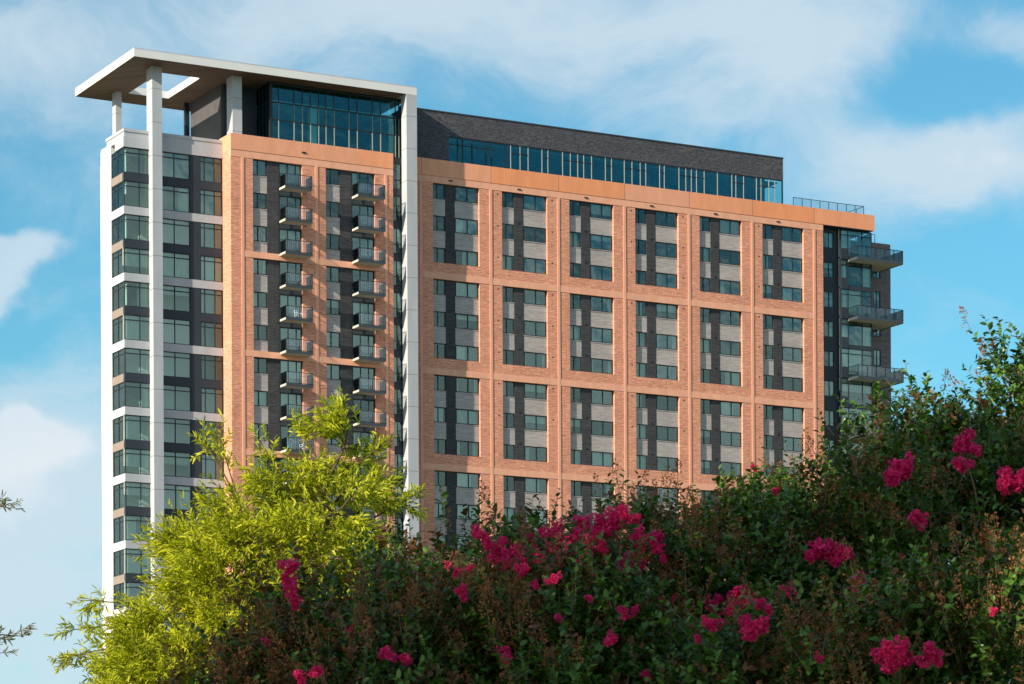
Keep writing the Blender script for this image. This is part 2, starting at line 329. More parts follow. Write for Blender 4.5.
# --- left orange block, plane w = .55
WB = .55
LZ = [(TOP-9.3*k, TOP-9.3*(k+1)+.58) for k in range(5)]
lz = LZ[-1][1]
lw = MB()
lw.box(-21.5, -19.25, WB, WB-.45, lz, TOP); lw.box(-14.15, -11.7, WB, WB-.45, lz, TOP); lw.box(-6.5, -4.58, WB, WB-.45, lz, TOP)
lw.box(-21.5, -4.58, WB, WB-.45, ZB, lz)
lw.box(-21.5, -21.1, WB-.45, -1.4, ZB, TOP+.617)
lw.box(-4.98, -4.58, WB-.45, -.5, ZB, TOP)
lw.build('brick_wall', M['brick'], T)
for k in range(5):
    b_ = MB(); z = LZ[k][1]-.58
    b_.box(-19.25, -14.15, WB+.03, WB-.45, z, z+.58-.003) if k < 4 else None
    if k < 4:
        b_.box(-11.7, -6.5, WB+.03, WB-.45, z, z+.577)
        b_.box(-20.16, -19.25, WB+.03, WB+.003, z, z+.58); b_.box(-14.15, -12.82, WB+.03, WB+.003, z, z+.58); b_.box(-12.54, -11.7, WB+.03, WB+.003, z, z+.58); b_.box(-6.5, -5.5, WB+.03, WB+.003, z, z+.58)
        b_.build('band_course', M['stucco'], T)
MB().box(-21.5, -4.58, WB+.03, WB-.45, TOP, TOP+.62).build('band_course', M['stucco'], T)
for a, b in ((-20.45, -20.17), (-12.82, -12.54), (-5.5, -5.22)): MB().box(a, b, WB+.05, WB+.003, ZB, TOP-.003).build('pilaster_strip', M['stucco'], T)
p_ = MB(); p_.box(-21.5, -4.58, WB+.06, WB-.40, TOP+.66, 75.0); p_.box(-21.5, -4.58, WB-.02, WB-.40, TOP+.62, TOP+.66)
p_.box(-21.503, -21.1, WB-.40, -4.2, TOP+.62, 75.0); p_.box(-4.98, -4.58, WB-.40, -.5, TOP+.62, 75.0)
p_.build('parapet', M['parapet'], T)
vent(-14, WB+.06, 74.0, .2, .07)
balc_z = []
for (ua, ub, uc, ud) in ((-19.25, -17.71, -16.48, -14.15), (-11.7, -10.16, -8.9, -6.5)):
    p = WB-.22
    for k in range(5):
        zt, zb_ = LZ[k]; zb_ = zb_ + (.58 if k < 4 else .58)
        zb2 = LZ[k][1]
        for j in range(3):
            wt = zt-ST*j; lowz = max(wt-ST, zb2)
            spans.append((ua, ub, p, lowz, wt-1.49))
            wins.append((ua, ub-.02, wt-1.49, wt, p-.03, (ua+.60,), k*3+j+.1))
        MB().box(ub, uc, p+.02, p-.2, zb2, zt).build('dark_brick_strip', M['dark_brick'], T)
        for j in range(3):
            wt = zt-ST*j; lowz = max(wt-2.9, zb2)
            door = window('balcony_door', 'u', uc+.02, ud, wt-2.45, wt-.02, p-.03, (uc+.9, uc+1.75), (), .08, blind=.45)
            MB().box(uc, ud, p, p-.2, max(wt-ST, zb2), wt-2.47).build('door_header', M['slab_edge'], T)
    for j in range(ROWS):
        z = TOP-ST*j-2.50
        b0, b1, wo = uc-.09, ud+.38, WB+1.45
        bo = MB().box(b0, b1, wo-.05, WB+.062, z-.20, z).build('balcony', M['slab'], T)
        MB().box(b0, b1, wo, wo-.047, z-.23, z+.03).build('slab_edge', M['slab_edge'], bo)
        r = MB(); rt = z+1.08
        for (x, y) in ((b0+.03, wo-.03), (b1-.03, wo-.03), (b0+.03, WB+.12), (b1-.03, WB+.12), ((b0+b1)/2, wo-.03)): r.box(x-.025, x+.025, y-.025, y+.025, z+.03, rt)
        r.box(b0, b1, wo-.005, wo-.055, rt, rt+.05); r.box(b0, b0+.05, wo-.055, WB+.1, rt, rt+.05); r.box(b1-.05, b1, wo-.055, WB+.1, rt, rt+.05)
        n_ = 14
        for q in range(1, n_): 
            x = b0+.03+(b1-b0-.06)*q/n_; r.box(x-.008, x+.008, wo-.024, wo-.036, z+.06, rt)
        r.box(b0+.05, b1-.05, wo-.02, wo-.04, z+.06, z+.10)
        r.build('railing', M['frame'], bo)
        gl = MB(); gl.box(b0+.02, b0+.03, wo-.06, WB+.12, z+.04, rt); gl.box(b1-.03, b1-.02, wo-.06, WB+.12, z+.04, rt); gl.box(b0+.06, b1-.06, wo-.042, wo-.048, z+.1, rt)
        gl.build('railing_panel', M['rail_glass'], bo)
        balc_z.append(z)
    # vent tops
    for j in range(ROWS): vent(ud+.62, WB, TOP-ST*j-3.35+.9, .12, .07) if j % 3 == 1 else None

# --- the 100 windows that show largest get frame, pane and blind of their own; the rest is one part
def apparent(w):
    u0, u1, z0, z1, p, mull, k = w
    hidden = z0 < 34
    return (0 if hidden else 1, (u1-u0)*(z1-z0)/(300+.475*u0)**2*1e5)
wins.sort(key=apparent, reverse=True)
for (u0, u1, z0, z1, p, mull, k) in wins[:100]:
    window('window', 'u', u0, u1, z0, z1, p, mull, (), .095, blind=.30 if k < 3 else .6)
f = MB(); gl = MB(); cu = MB()
for (u0, u1, z0, z1, p, mull, k) in wins[100:]:
    frame_boxes(f, 'u', u0, u1, z0, z1, p, mull, (), .075); pane_box(gl, 'u', u0, u1, z0, z1, p, .075)
    if random.random() < (.3 if k < 3 else .55): curtain_boxes(cu, 'u', u0, u1, z0, z1, p, random.choice(['roller', 'left', 'right']), random.uniform(.4, 1))
fo = f.build('window', M['frame'], T); tag(fo, kind='stuff')
tag(gl.build('pane', M['glass'], fo), kind='stuff'); tag(cu.build('blind', M['curtain'], fo), kind='stuff')

spans.sort(key=lambda q: (0 if q[3] < 30 else 1, (q[1]-q[0])*(q[4]-q[3])/(300+.475*q[0])**2), reverse=True)
def spandrel(mb, q): mb.box(q[0], q[1], q[2], q[2]-.2, q[3], q[4]-.07).box(q[0], q[1], q[2]+.04, q[2]-.2, q[4]-.07, q[4]); return mb
for q in spans[:100]: spandrel(MB(), q).build('grey_spandrel', M['grey_brick'], T)
mb = MB()
for q in spans[100:]: spandrel(mb, q)
tag(mb.build('grey_spandrel', M['grey_brick'], T), kind='stuff')
# --- dim rooms behind the glass: floor slabs and a back wall
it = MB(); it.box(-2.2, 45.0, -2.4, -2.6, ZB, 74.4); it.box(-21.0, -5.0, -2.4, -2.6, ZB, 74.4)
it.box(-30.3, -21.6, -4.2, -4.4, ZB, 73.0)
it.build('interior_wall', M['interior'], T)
it = MB()
for j in range(ROWS+2):
    z = TOP+.12-ST*j
    for a, b, c in ((-2.2, 45.0, -.5), (-21.0, -5.0, .06)): MB().box(a, b, c, -2.4, z, z+.25).build('floor_slab', M['roof'], T)

# --- white corner block, plane w = -1.4, left face u = -31.4
WC, UC = -1.4, -31.4; CT = 73.0; CN = 17
cb_low = CT-ST*(CN-1)-2.35
for j in range(CN):
    zt = CT-ST*j; zb_ = zt-2.35
    window('corner_window', 'u', UC+.03, -28.45, zb_, zt, WC-.04, (-29.84,), (zt-.48,), .08, blind=.5)
    window('corner_window', 'u', -28.45, -24.80, zb_, zt, WC-.04, (-27.62, -26.37), (zt-.48,), .08, blind=.5)
    window('corner_window', 'u', -23.79, -21.53, zb_, zt, WC-.04, (-23.33, -22.31), (zt-.48,), .08, blind=.25)
    window('side_window', 'w', -4.60, WC-.16, zb_, zt, UC+.04, (-3.15,), (zt-.48,), .08, blind=.5)
    if j % 2 == 0:
        MB().box(UC+.003, -21.53, WC-.003, WC-.35, zb_-.75, zb_).build('dark_spandrel', M['dark_panel'], T)
        MB().box(UC, UC+.35, -4.62, WC-.355, zb_-.75, zb_).build('side_spandrel', M['taupe'], T)
    else:
        MB().box(UC-.02, -21.53, WC+.04, WC-.35, zb_-.75, zb_).build('white_band', M['dimmed_white'], T)  # front run in the white toned down for shade; sunlit side stays lighter
        MB().box(UC-.02, UC+.35, -4.62, WC-.355, zb_-.75, zb_).build('white_side_band', M['white'], T)
MB().box(-24.80, -23.79, WC, WC-.3, cb_low, CT-.0).build('dark_upright', M['dark_panel'], T)
sw = MB(); sw.box(UC-.04, UC+.6, -7.2, -4.62, ZB, 73.70); sw.build('white_side_wall', M['white'], T)
MB().box(UC, -21.53, WC, -6, ZB, cb_low-.75).build('podium_wall', M['white'], T)
cp = MB(); cp.box(UC-.02, -21.53, WC+.04, -3.6, CT+.02, CT+.98); cp.box(UC-.02, UC+4, -3.6, -7.2, 73.72, CT+.98)
cp.box(UC+.06, -21.53, WC-.03, -3.6, CT+.98, CT+1.45); cp.box(UC+.06, UC+4, -3.6, -5.9, CT+.98, CT+1.45)
cp.box(UC, -21.53, WC+.03, -3.6, CT+1.45, CT+1.73); cp.box(UC, UC+4, -3.6, -6.0, CT+1.45, CT+1.73)
cp.build('white_parapet', M['dimmed_white'], T)
MB().box(UC+.5, -21.5, -3.6, -11.5, 71.5, 73.2).build('roof_terrace', M['roof'], T) if False else MB().box(-28.9, -17.2, -3.62, -14, ZB, 74.2).build('rear_core', M['white'], T)
it = MB()
for j in range(CN+1):
    z = CT+.05-ST*j; MB().box(UC+.4, -21.6, WC-.36, -4.2, z, z+.3).build('floor_slab', M['roof'], T)

# --- canopy and its columns
CU0, CU1, CW0, CW1, CZ0, CZ1 = -31.5, -2.5, 1.6, -13.8, 80.62, 81.30
cn = MB(); ou0, ou1, ow0, ow1 = -27.35, -23.3, -2.4, -10.4
cn.box(CU0, ou0, CW0, CW1, CZ0, CZ1); cn.box(ou1, CU1, CW0, CW1, CZ0, CZ1); cn.box(ou0, ou1, CW0, ow0, CZ0, CZ1); cn.box(ou0, ou1, ow1, CW1, CZ0, CZ1)
co = cn.build('roof_canopy', M['white'], T)
lip = MB(); lip.box(CU0+.05, CU1-.05, CW0-.06, CW0-.3, CZ1, CZ1+.14); lip.box(CU0+.05, CU0+.3, CW0-.3, CW1+.05, CZ1, CZ1+.14); lip.box(CU1-.3, CU1-.05, CW0-.3, CW1+.05, CZ1, CZ1+.14); lip.build('coping', M['dimmed_white'], co)
sf = MB(); e = .05
sf.box(CU0+e, ou0-e, CW0-e, CW1+e, CZ0-.02, CZ0-.002); sf.box(ou1+e, CU1-1.2, CW0-e, CW1+e, CZ0-.02, CZ0-.002); sf.box(ou0-e, ou1+e, CW0-e, ow0+e, CZ0-.02, CZ0-.002); sf.box(ou0-e, ou1+e, ow1-e, CW1+e, CZ0-.02, CZ0-.002)
sf.build('soffit', M['soffit'], co)
MB().box(-3.62, -2.5, 1.6, .5, ZB, CZ0).build('tall_column', M['dimmed_white'], T)
MB().box(-28.9, -27.93, -.50, -1.9, ZB, CZ0-.022).build('tall_column', M['dimmed_white'], T)
MB().box(-21.0, -20.03, -.10, -1.45, 73.5, CZ0-.022).build('column', M['dimmed_white'], T)
MB().box(-28.75, -28.15, -10.2, -11.1, 74.2, CZ0-.022).build('column', M['dimmed_white'], T)

# --- rooftop room under the canopy
core = MB(); core.box(-20.8, -20.5, -3.3, -10.8, 74.2, CZ0-.022)
core.build('rooftop_wall', plain_mat('rooftop grey wall', (.085, .08, .085), .15, .8, .8), T)
MB().box(-20.5, -17.15, -3.3, -3.6, 74.2, CZ0-.022).build('rooftop_recess_wall', M['dark_panel'], T)
MB().box(-21.35, -20.9, -10.85, -11.2, 74.2, CZ0-.022).build('rooftop_screen', M['frame'], T)
GU0, GU1, GW = -17.12, -2.97, -.30
gz0, gz1 = 74.9, CZ0-.03
mu = [-16.17, -14.57, -13.71, -12.85, -12.0, -11.23, -10.37, -8.81, -7.93, -6.33, -5.45, -3.86, -3.48]
f = MB(); f.box(GU0, GU0+.28, GW+.04, GW-.24, gz0, gz1)
f.box(GU0+.28, GU1, GW+.01, GW-.1, gz1-.22, gz1)
for m_ in mu: f.box(m_-.035, m_+.035, GW, GW-.1, 78.75, gz1-.22)
for z in (78.70, 77.05): f.box(GU0+.28, GU1, GW+.003, GW-.1, z-.05, z+.05)
for y in (-1.1, -1.9, -2.7): f.box(GU0, GU0+.1, y+.03, y-.03, gz0, gz1)
for z in (78.70, 77.05): f.box(GU0-.003, GU0+.1, GW-.24, -3.3, z-.05, z+.05)
fo = f.build('rooftop_glazing', M['frame'], T)
for m_ in mu: MB().box(m_-.035, m_+.035, GW+.01, GW-.08, gz0, 77.0).build('mullion', M['light_frame'], fo); MB().box(m_-.02, m_+.02, GW+.01, GW-.08, 77.1, 78.65).build('mullion', M['light_frame'], fo)
pn = MB(); pn.box(GU0+.2, GU1, GW-.05, GW-.06, gz0, gz1-.1); pn.box(GU0+.05, GU0+.06, GW-.2, -3.3, gz0, gz1-.1); pn.build('pane', M['glass_lobby'], fo)
inn = MB(); inn.box(-17.0, -3.6, -.6, -7, 78.75, 78.95); inn.build('ceiling', M['ceiling'], fo)
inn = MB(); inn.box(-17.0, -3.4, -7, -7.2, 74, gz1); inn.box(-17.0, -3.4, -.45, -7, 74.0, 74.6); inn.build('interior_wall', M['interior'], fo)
inn = MB(); inn.box(-12.75, -12.1, -.55, -1.2, 74.6, 78.75); inn.build('interior_column', M['curtain'], fo)
inn = MB()
for q in range(12): inn.box(-16.6+q*1.12, -16.0+q*1.12, -1.2, -2.4, 78.66, 78.73)
inn.build('ceiling_panel', M['white_plastic'], fo)
MB().box(-3.4, CU1-.1, .4, -7, 74, CZ0-.022).build('rooftop_pier', M['curtain'], T) if False else None
# narrow glass strip beside the tall column
for j in range(ROWS+2):
    zt = 74.75-ST*j
    MB().box(-4.57, -2.65, .40, .2, zt-.62-.0, zt).build('strip_spandrel', M['dark_panel'], T)
    if zt-ST > 20: window('strip_window', 'u', -4.55, -2.65, zt-ST+.003, zt-.623, .38, (-4.14,), (zt-ST+.9,), .07, blind=.6)
it = MB(); it.box(-4.5, -2.6, -1.2, -1.3, ZB, 78); it.build('interior_wall', M['interior'], T)

# --- charcoal attic behind the main parapet, plane w = -2
AW = -2.0
MB().box(-2.4, 41.9, AW, AW-.5, 78.15, 80.40).build('attic_wall', M['attic_brick'], T)
MB().box(-2.4, 2.8, AW, AW-.5, 74.0, 78.147).build('attic_wall', M['attic_brick'], T)
MB().box(-2.45, 41.95, AW+.06, AW-.6, 80.40, 80.50).build('attic_coping', M['slab_edge'], T)
MB().box(-2.4, 41.9, AW-.503, AW-14, 79.6, 80.2).build('attic_roof', M['roof'], T)
MB().box(41.6, 41.9, AW-3.5, AW-14, 74, 79.597).build('attic_wall', M['attic_brick'], T)
mx = [3.79, 4.35, 5.4, 6.96, 7.58, 9.15, 9.71, 10.77, 11.68, 13.25, 13.93, 15.61, 16.5, 17.35, 18.04, 18.95, 20.56, 21.27, 22.77, 23.67, 24.64, 25.29, 26.94, 27.49, 29.24, 30.06, 30.72, 31.34, 32.27, 33.87, 35.62, 36.11, 37.05, 38.63, 39.2, 40.15, 40.9]
f = MB(); f.box(2.8, 41.9, AW-.02, AW-.15, 78.05, 78.147); f.box(2.8, 41.9, AW-.02, AW-.15, 74.5, 74.9)
f.box(41.78, 41.9, AW-.02, AW-.15, 74.9, 78.05)
for a in mx[:6]: f.box(a-.05, a+.05, AW-.02, AW-.15, 74.9, 78.05)
f.box(2.8, 8, AW-.023, AW-.12, 77.35, 77.42)
for a, b in zip(mx[6:-1], mx[7:]):
    if b-a < 1.3: f.box(a+.04, b-.04, AW-.023, AW-.12, 77.25, 77.33)
fo = f.build('attic_glazing', M['frame'], T)
for a in mx[6:]: MB().box(a-.025, a+.025, AW-.005, AW-.15, 74.9, 78.05).build('mullion', M['light_frame'], fo)
MB().box(2.8, 41.9, AW-.08, AW-.09, 74.9, 78.05).build('pane', M['glass_lobby'], fo)
inn = MB(); inn.box(2.8, 41.6, AW-.6, AW-6, 77.9, 78.0); inn.build('ceiling', M['ceiling'], fo)
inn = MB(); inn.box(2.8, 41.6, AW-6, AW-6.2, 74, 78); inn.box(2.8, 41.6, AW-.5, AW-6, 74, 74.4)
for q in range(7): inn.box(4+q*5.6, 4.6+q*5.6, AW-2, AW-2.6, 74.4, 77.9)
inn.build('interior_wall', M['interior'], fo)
rail = MB(); rail.box(42.0, 50.9, -.28, -.33, 76.0, 76.05); rail.box(50.85, 50.9, -.33, -9, 76.0, 76.05)
for q in range(9): rail.box(42.0+q*1.105, 42.05+q*1.105, -.28, -.33, 75.12, 76.0)
for q in range(6): rail.box(50.85, 50.9, -1.6-q*1.4, -1.65-q*1.4, 75.0, 76.0)
ro = rail.build('roof_railing', M['frame'], T)
MB().box(42.05, 50.85, -.30, -.31, 75.2, 76.0).build('railing_panel', M['rail_glass'], ro)
MB().box(-2.4, 51.5, -.41, -18, 74.2, 74.5).build('roof_deck', M['roof'], T)

# --- dark glazed end at the right
dw = MB(); dw.box(45.5, 46.2, -1.0, -1.2, ZB, TOP+.6); dw.box(47.5, 48.05, -1.0, -1.2, ZB, TOP+.6)
RW = 12
for j in range(RW):
    zt = 73.05-ST*j; dw.box(46.2, 47.5, -1.0, -1.2, zt-ST, zt-1.65)
    window('end_window', 'u', 46.2, 47.5, zt-1.65, zt, -1.03, (46.9,), (), .07, blind=.6)
dw.box(46.2, 47.5, -1.0, -1.2, 73.06, TOP+.6); dw.box(46.2, 47.5, -1.0, -1.2, ZB, 73.05-ST*RW)
dw.box(45.10, 45.5, -.455, -1.2, ZB, TOP+.6)
dw.build('charcoal_wall', M['dark_panel'], T)
for j in range(RW+1):
    zt = 73.40-ST*j
    window('glass_corner', 'u', 48.05, 52.0, zt-2.75, zt-.003, -.5, (49.0, 50.75), (zt-.55,), .07, blind=.85)
    MB().box(48.05, 52.0, -.5, -1.0, zt-3.1+.003, zt-2.753).build('corner_spandrel', M['dark_panel'], T)
    MB().box(48.05, 48.10, -.62, -.997, zt-2.753, zt).build('corner_return', M['dark_panel'], T)
    MB().box(48.05, 49.0, -.44, -.497, zt-3.09, zt-1.95).build('corner_infill_panel', M['dark_panel'], T)
sd = MB(); sd.box(51.9, 51.97, -.62, -3.1, ZB, 73.4); sd.build('glass_corner_side', M['frame'], T)
it = MB(); it.box(45.3, 51.8, -2.8, -3.0, ZB, 73); it.build('interior_wall', M['interior'], T)
wg = MB()
for j in range(RW):
    zt = 71.1-ST*j; wg.box(52.0, 56.3, -3.2, -3.5, zt, zt+1.4); wg.box(52.0, 54.1, -3.2, -3.5, zt-1.7, zt); wg.box(54.98, 56.3, -3.2, -3.5, zt-1.7, zt)
    window('wing_window', 'u', 54.1, 54.98, zt-1.7, zt, -3.24, (54.5,), (), .07, blind=.5)
wg.box(52.0, 56.3, -3.2, -3.5, 72.5, 73.15); wg.box(52.0, 56.3, -3.2, -3.5, ZB, 71.1-ST*RW+1.4); wg.box(55.6, 56.3, -3.5, -16, ZB, 73.15)
wg.box(52.0, 55.6, -3.9, -4.0, ZB, 72.6)
wg.build('wing_wall', brick_mat('taupe brick', (.20, .165, .165), (.15, .125, .13), (.24, .2, .2)), T)
rail = MB(); rail.box(52.0, 54.6, -3.6, -3.65, 74.1, 74.15)
for q in range(4): rail.box(52.1+q*.82, 52.15+q*.82, -3.6, -3.65, 73.15, 74.1)
ro = rail.build('roof_railing', M['frame'], T)
for j in range(0, RW, 2):
    z = 70.28-ST*j
    bo = MB().box(49.0, 54.75, 1.15, -.497, z-.22, z).box(52.003, 54.75, -.497, -3.1, z-.22, z).build('corner_balcony', M['slab'], T)
    MB().box(49.0, 54.8, 1.2, 1.152, z-.27, z+.03).box(48.96, 48.998, 1.15, -.4, z-.24, z+.03).box(54.752, 54.8, 1.15, -3.1, z-.27, z+.03).build('slab_edge', M['slab_edge'], bo)
    r = MB(); rt = z+1.12
    r.box(49.0, 54.8, 1.2, 1.14, rt, rt+.06); r.box(54.74, 54.8, 1.14, -3.1, rt, rt+.06); r.box(49.0, 49.06, 1.14, -.5, rt, rt+.06)
    for q in range(6): x = 49.03+q*1.148; r.box(x-.03, x+.03, 1.2, 1.14, z, rt)
    for q in range(1, 5): y = 1.17-q*1.0; r.box(54.74, 54.8, y+.03, y-.03, z, rt)
    for q in range(1, 58): x = 49.03+q*.1; r.box(x-.008, x+.008, 1.175, 1.16, z+.05, rt)
    for q in range(1, 16): y = 1.14-q*.1; r.box(49.02, 49.035, y, y-.015, z+.05, rt)
    r.build('railing', M['frame'], bo)
    gl = MB().box(49.1, 54.7, 1.158, 1.150, z+.05, rt).box(54.76, 54.77, 1.1, -3.1, z+.05, rt); gl.build('railing_panel', M['rail_glass'], bo)

# --- inner shell so that no light leaks through the tower
MB().box(45.0, 45.09, -.46, -18, ZB, 74.2).box(-2.4, 45, -17.8, -18, ZB, 74.2).box(-28.8, -2.4, -14.1, -14.3, ZB, 74.2).build('rear_wall', M['dark_brick'], T)

# ------------------------------------------------------------------ two patio chairs on a balcony
bz = TOP-ST*8-2.50+.0
cs, sn = math.cos(R(90)-YAW), math.sin(R(90)-YAW)
def tower_point(u, w, z): return (-7.2918+u*cs+w*sn, 300+u*sn-w*cs, z+ZC)
def chair(u, w, z, m, rz, label, round_back):
    c = empty('patio_chair', tower_point(u, w, z), R(90)-YAW+rz); tag(c, label, 'chair')
    s = MB(); s.raw(-.27, .27, -.26, .26, .38, .43); s.build('seat', m, c, .02)
    b_ = MB()
    if round_back:
        for q in range(8):
            a0, a1 = math.pi*q/8, math.pi*(q+1)/8
            x0, x1 = -.3*math.cos(a0), -.3*math.cos(a1); z1 = .43+.2+.3*math.sin((a0+a1)/2)
            b_.raw(x0+.002, x1-.002, .24, .29, .43, z1)
    else:
        for q in range(5): b_.raw(-.27+q*.11, -.19+q*.11, .24, .28, .43, .95)
        b_.raw(-.27, .25, .285, .305, .8, .86)
    b_.build('backrest', m, c)
    for x in (-.24, .24):
        for y in (-.23, .22): MB().hexa([(x-.02, y-.02, 0), (x+.02, y-.02, 0), (x+.02, y+.02, 0), (x-.02, y+.02, 0), (x-.02, y-.02, .38), (x+.02, y-.02, .38), (x+.02, y+.02, .38), (x-.02, y+.02, .38)]) ; l = MB(); l.raw(x-.02, x+.02, y-.02, y+.02, 0, .38); l.build('leg', m, c)
        a = MB(); a.raw(x-.03, x+.03, -.24, .238, .60, .63); a.raw(x-.018, x+.018, -.22, -.18, .43, .6); a.build('armrest', m, c)
    return c
chair(-15.75, 1.35, bz, M['rubber'], R(25), 'teal slatted chair on the brick tower balcony just above the yellow-green tree', False)
chair(-14.6, 1.35, bz, M['white_plastic'], R(-150), 'white round-backed chair on a tower balcony beside the teal chair', True)

chair(-15.0, 1.35, TOP-ST*4-2.50, M['white_plastic'], R(20), 'pale slatted chair on the fifth balcony from the roof in the left balcony column', False)
chair(50.6, .35, 70.28-ST*6, M['white_plastic'], R(-10), 'white round-backed chair on the lowest corner balcony showing above the shrubs', True)
# ------------------------------------------------------------------ vegetation
def leaf_mat(name, c_lo, c_hi, trans=.35, rough=.4, spec=.4, tcol=None):
    m, nt, b = mat(name); o = nt.nodes['Material Output']
    at = nadd(nt, 'ShaderNodeAttribute'); at.attribute_name = 'tint'
    cr = nadd(nt, 'ShaderNodeValToRGB'); cr.color_ramp.elements[0].color = (*c_lo, 1); cr.color_ramp.elements[1].color = (*c_hi, 1); nt.links.new(at.outputs['Fac'], cr.inputs[0])
    nt.links.new(cr.outputs[0], b.inputs['Base Color']); b.inputs['Roughness'].default_value = rough; b.inputs['Specular IOR Level'].default_value = spec
    tr = nadd(nt, 'ShaderNodeBsdfTranslucent'); mul = nadd(nt, 'ShaderNodeMix', data_type='RGBA', blend_type='MULTIPLY'); mul.inputs[0].default_value = 1
    nt.links.new(cr.outputs[0], mul.inputs[6]); mul.inputs[7].default_value = (*(tcol or (1.3, 1.5, .6)), 1); nt.links.new(mul.outputs[2], tr.inputs[0])
    mx = nadd(nt, 'ShaderNodeMixShader'); mx.inputs[0].default_value = trans; nt.links.new(b.outputs[0], mx.inputs[1]); nt.links.new(tr.outputs[0], mx.inputs[2]); nt.links.new(mx.outputs[0], o.inputs[0])
    return m
M['myrtle'] = leaf_mat('crape myrtle leaf', (.007, .028, .004), (.12, .25, .03), .18, .36, .38)
M['new_leaf'] = leaf_mat('reddish young leaf', (.10, .05, .02), (.26, .11, .045), .28, .45, .3, (1.4, 1.1, .6))
M['seed'] = leaf_mat('brown seed head', (.17, .06, .026), (.42, .19, .075), .2, .7, .1, (1.2, 1, .7))
M['petal'] = leaf_mat('magenta petal', (.55, .008, .10), (.95, .05, .27), .35, .6, .2, (1.2, .9, 1.0))
M['oak'] = leaf_mat('willow oak leaf', (.15, .20, .010), (.74, .72, .05), .45, .45, .3, (1.2, 1.3, .5))
M['oak_dark'] = leaf_mat('olive oak leaf', (.08, .09, .02), (.22, .19, .06), .3, .45, .3)
M['bark'] = plain_mat('bark', (.09, .065, .045), .3, .9, 6)
M['myrtle_bark'] = plain_mat('smooth tan bark', (.22, .16, .11), .2, .8, 6)

def unit(a): return a/np.maximum(np.linalg.norm(a, axis=-1, keepdims=True), 1e-9)
def frames(d, n_hint=None):
    """rotation matrices whose first column is d"""
    d = unit(d); h = RNG.normal(size=d.shape) if n_hint is None else n_hint
    n = unit(h-(h*d).sum(-1, keepdims=True)*d); b = np.cross(n, d); return np.stack([d, b, n], -1)
LEAF = np.array([(0, 0, 0), (.28, .5, .10), (.70, .42, .06), (1, 0, -.06), (.70, -.42, .06), (.28, -.5, .10)])
LEAF_F = np.array([(0, 3, 2, 1), (0, 5, 4, 3)])
class Foliage:
    """collects quads as numpy blocks; one mesh at the end"""
    def __init__(s): s.V, s.F, s.M, s.T, s.n = [], [], [], [], 0
    def add(s, v, f, m, t):
        s.V.append(v); s.F.append(f+s.n); s.M.append(m); s.T.append(t); s.n += len(v)
    def leaves(s, pos, direc, nrm, L, W, mi, tint):
        k = len(pos); Rm = frames(direc, nrm)
        loc = LEAF[None]*np.stack([L, W, L*.8], -1)[:, None, :]
        v = np.einsum('kij,klj->kli', Rm, loc)+pos[:, None, :]
        f = (LEAF_F[None]+(np.arange(k)*6)[:, None, None]).reshape(-1, 4)
        s.add(v.reshape(-1, 3), f, np.repeat(mi if isinstance(mi, np.ndarray) else np.full(k, mi), 2), np.repeat(tint, 6))
    def sticks(s, a, b, r, mi):
        """thin three-sided twigs from a to b"""
        k = len(a); Rm = frames(b-a); ring = np.array([(0, math.cos(t), math.sin(t)) for t in (0, 2.09, 4.19)])
        off = np.einsum('kij,lj->kli', Rm, ring)*r[:, None, None]
        v = np.concatenate([a[:, None]+off, b[:, None]+off*.6], 1)
        q = np.array([(0, 1, 4, 3), (1, 2, 5, 4), (2, 0, 3, 5)])
        s.add(v.reshape(-1, 3), (q[None]+(np.arange(k)*6)[:, None, None]).reshape(-1, 4), np.full(k*3, mi), np.full(k*6, .5))
    def build(s, name, mats, parent, origin=(0, 0, 0)):
        v = np.concatenate(s.V)-np.array(origin); f = np.concatenate(s.F).astype(np.int32); mi = np.concatenate(s.M).astype(np.int32); t = np.concatenate(s.T)
        me = bpy.data.meshes.new(name); me.vertices.add(len(v)); me.vertices.foreach_set('co', v.astype(np.float32).ravel())
        me.loops.add(f.size); me.loops.foreach_set('vertex_index', f.ravel()); me.polygons.add(len(f)); me.polygons.foreach_set('loop_start', np.arange(len(f), dtype=np.int32)*4)
        me.polygons.foreach_set('material_index', mi)
        for m in mats: me.materials.append(m)
        a = me.attributes.new('tint', 'FLOAT', 'POINT'); a.data.foreach_set('value', t.astype(np.float32))
        me.update(calc_edges=True); me.validate()
        o = bpy.data.objects.new(name, me); COL.objects.link(o); o.parent = parent; return o
def tubes(paths, name, m, parent, origin, sides=7):
    """each path is a list of (x, y, z, radius)"""
    V, F = [], []
    for path in paths:
        P_ = np.array(path, float); n0 = len(V)
        d = unit(np.gradient(P_[:, :3], axis=0)); h = np.array([.3, .2, .93]) if abs(d[0][2]) < .8 else np.array([1., .1, 0])
        for i in range(len(P_)):
            x = unit(np.cross(d[i], h)); y = np.cross(d[i], x)
            for s in range(sides):
                a = 2*math.pi*s/sides; V.append(tuple(P_[i, :3]+(x*math.cos(a)+y*math.sin(a))*P_[i, 3]-np.array(origin)))
        for i in range(len(P_)-1):
            for s in range(sides):
                a, b = n0+i*sides+s, n0+i*sides+(s+1) % sides; F.append((a, b, b+sides, a+sides))
    me = bpy.data.meshes.new(name); me.from_pydata(V, [], F); me.materials.append(m); me.polygons.foreach_set('use_smooth', [True]*len(F)); me.update()
    o = bpy.data.objects.new(name, me); COL.objects.link(o); o.parent = parent; return o
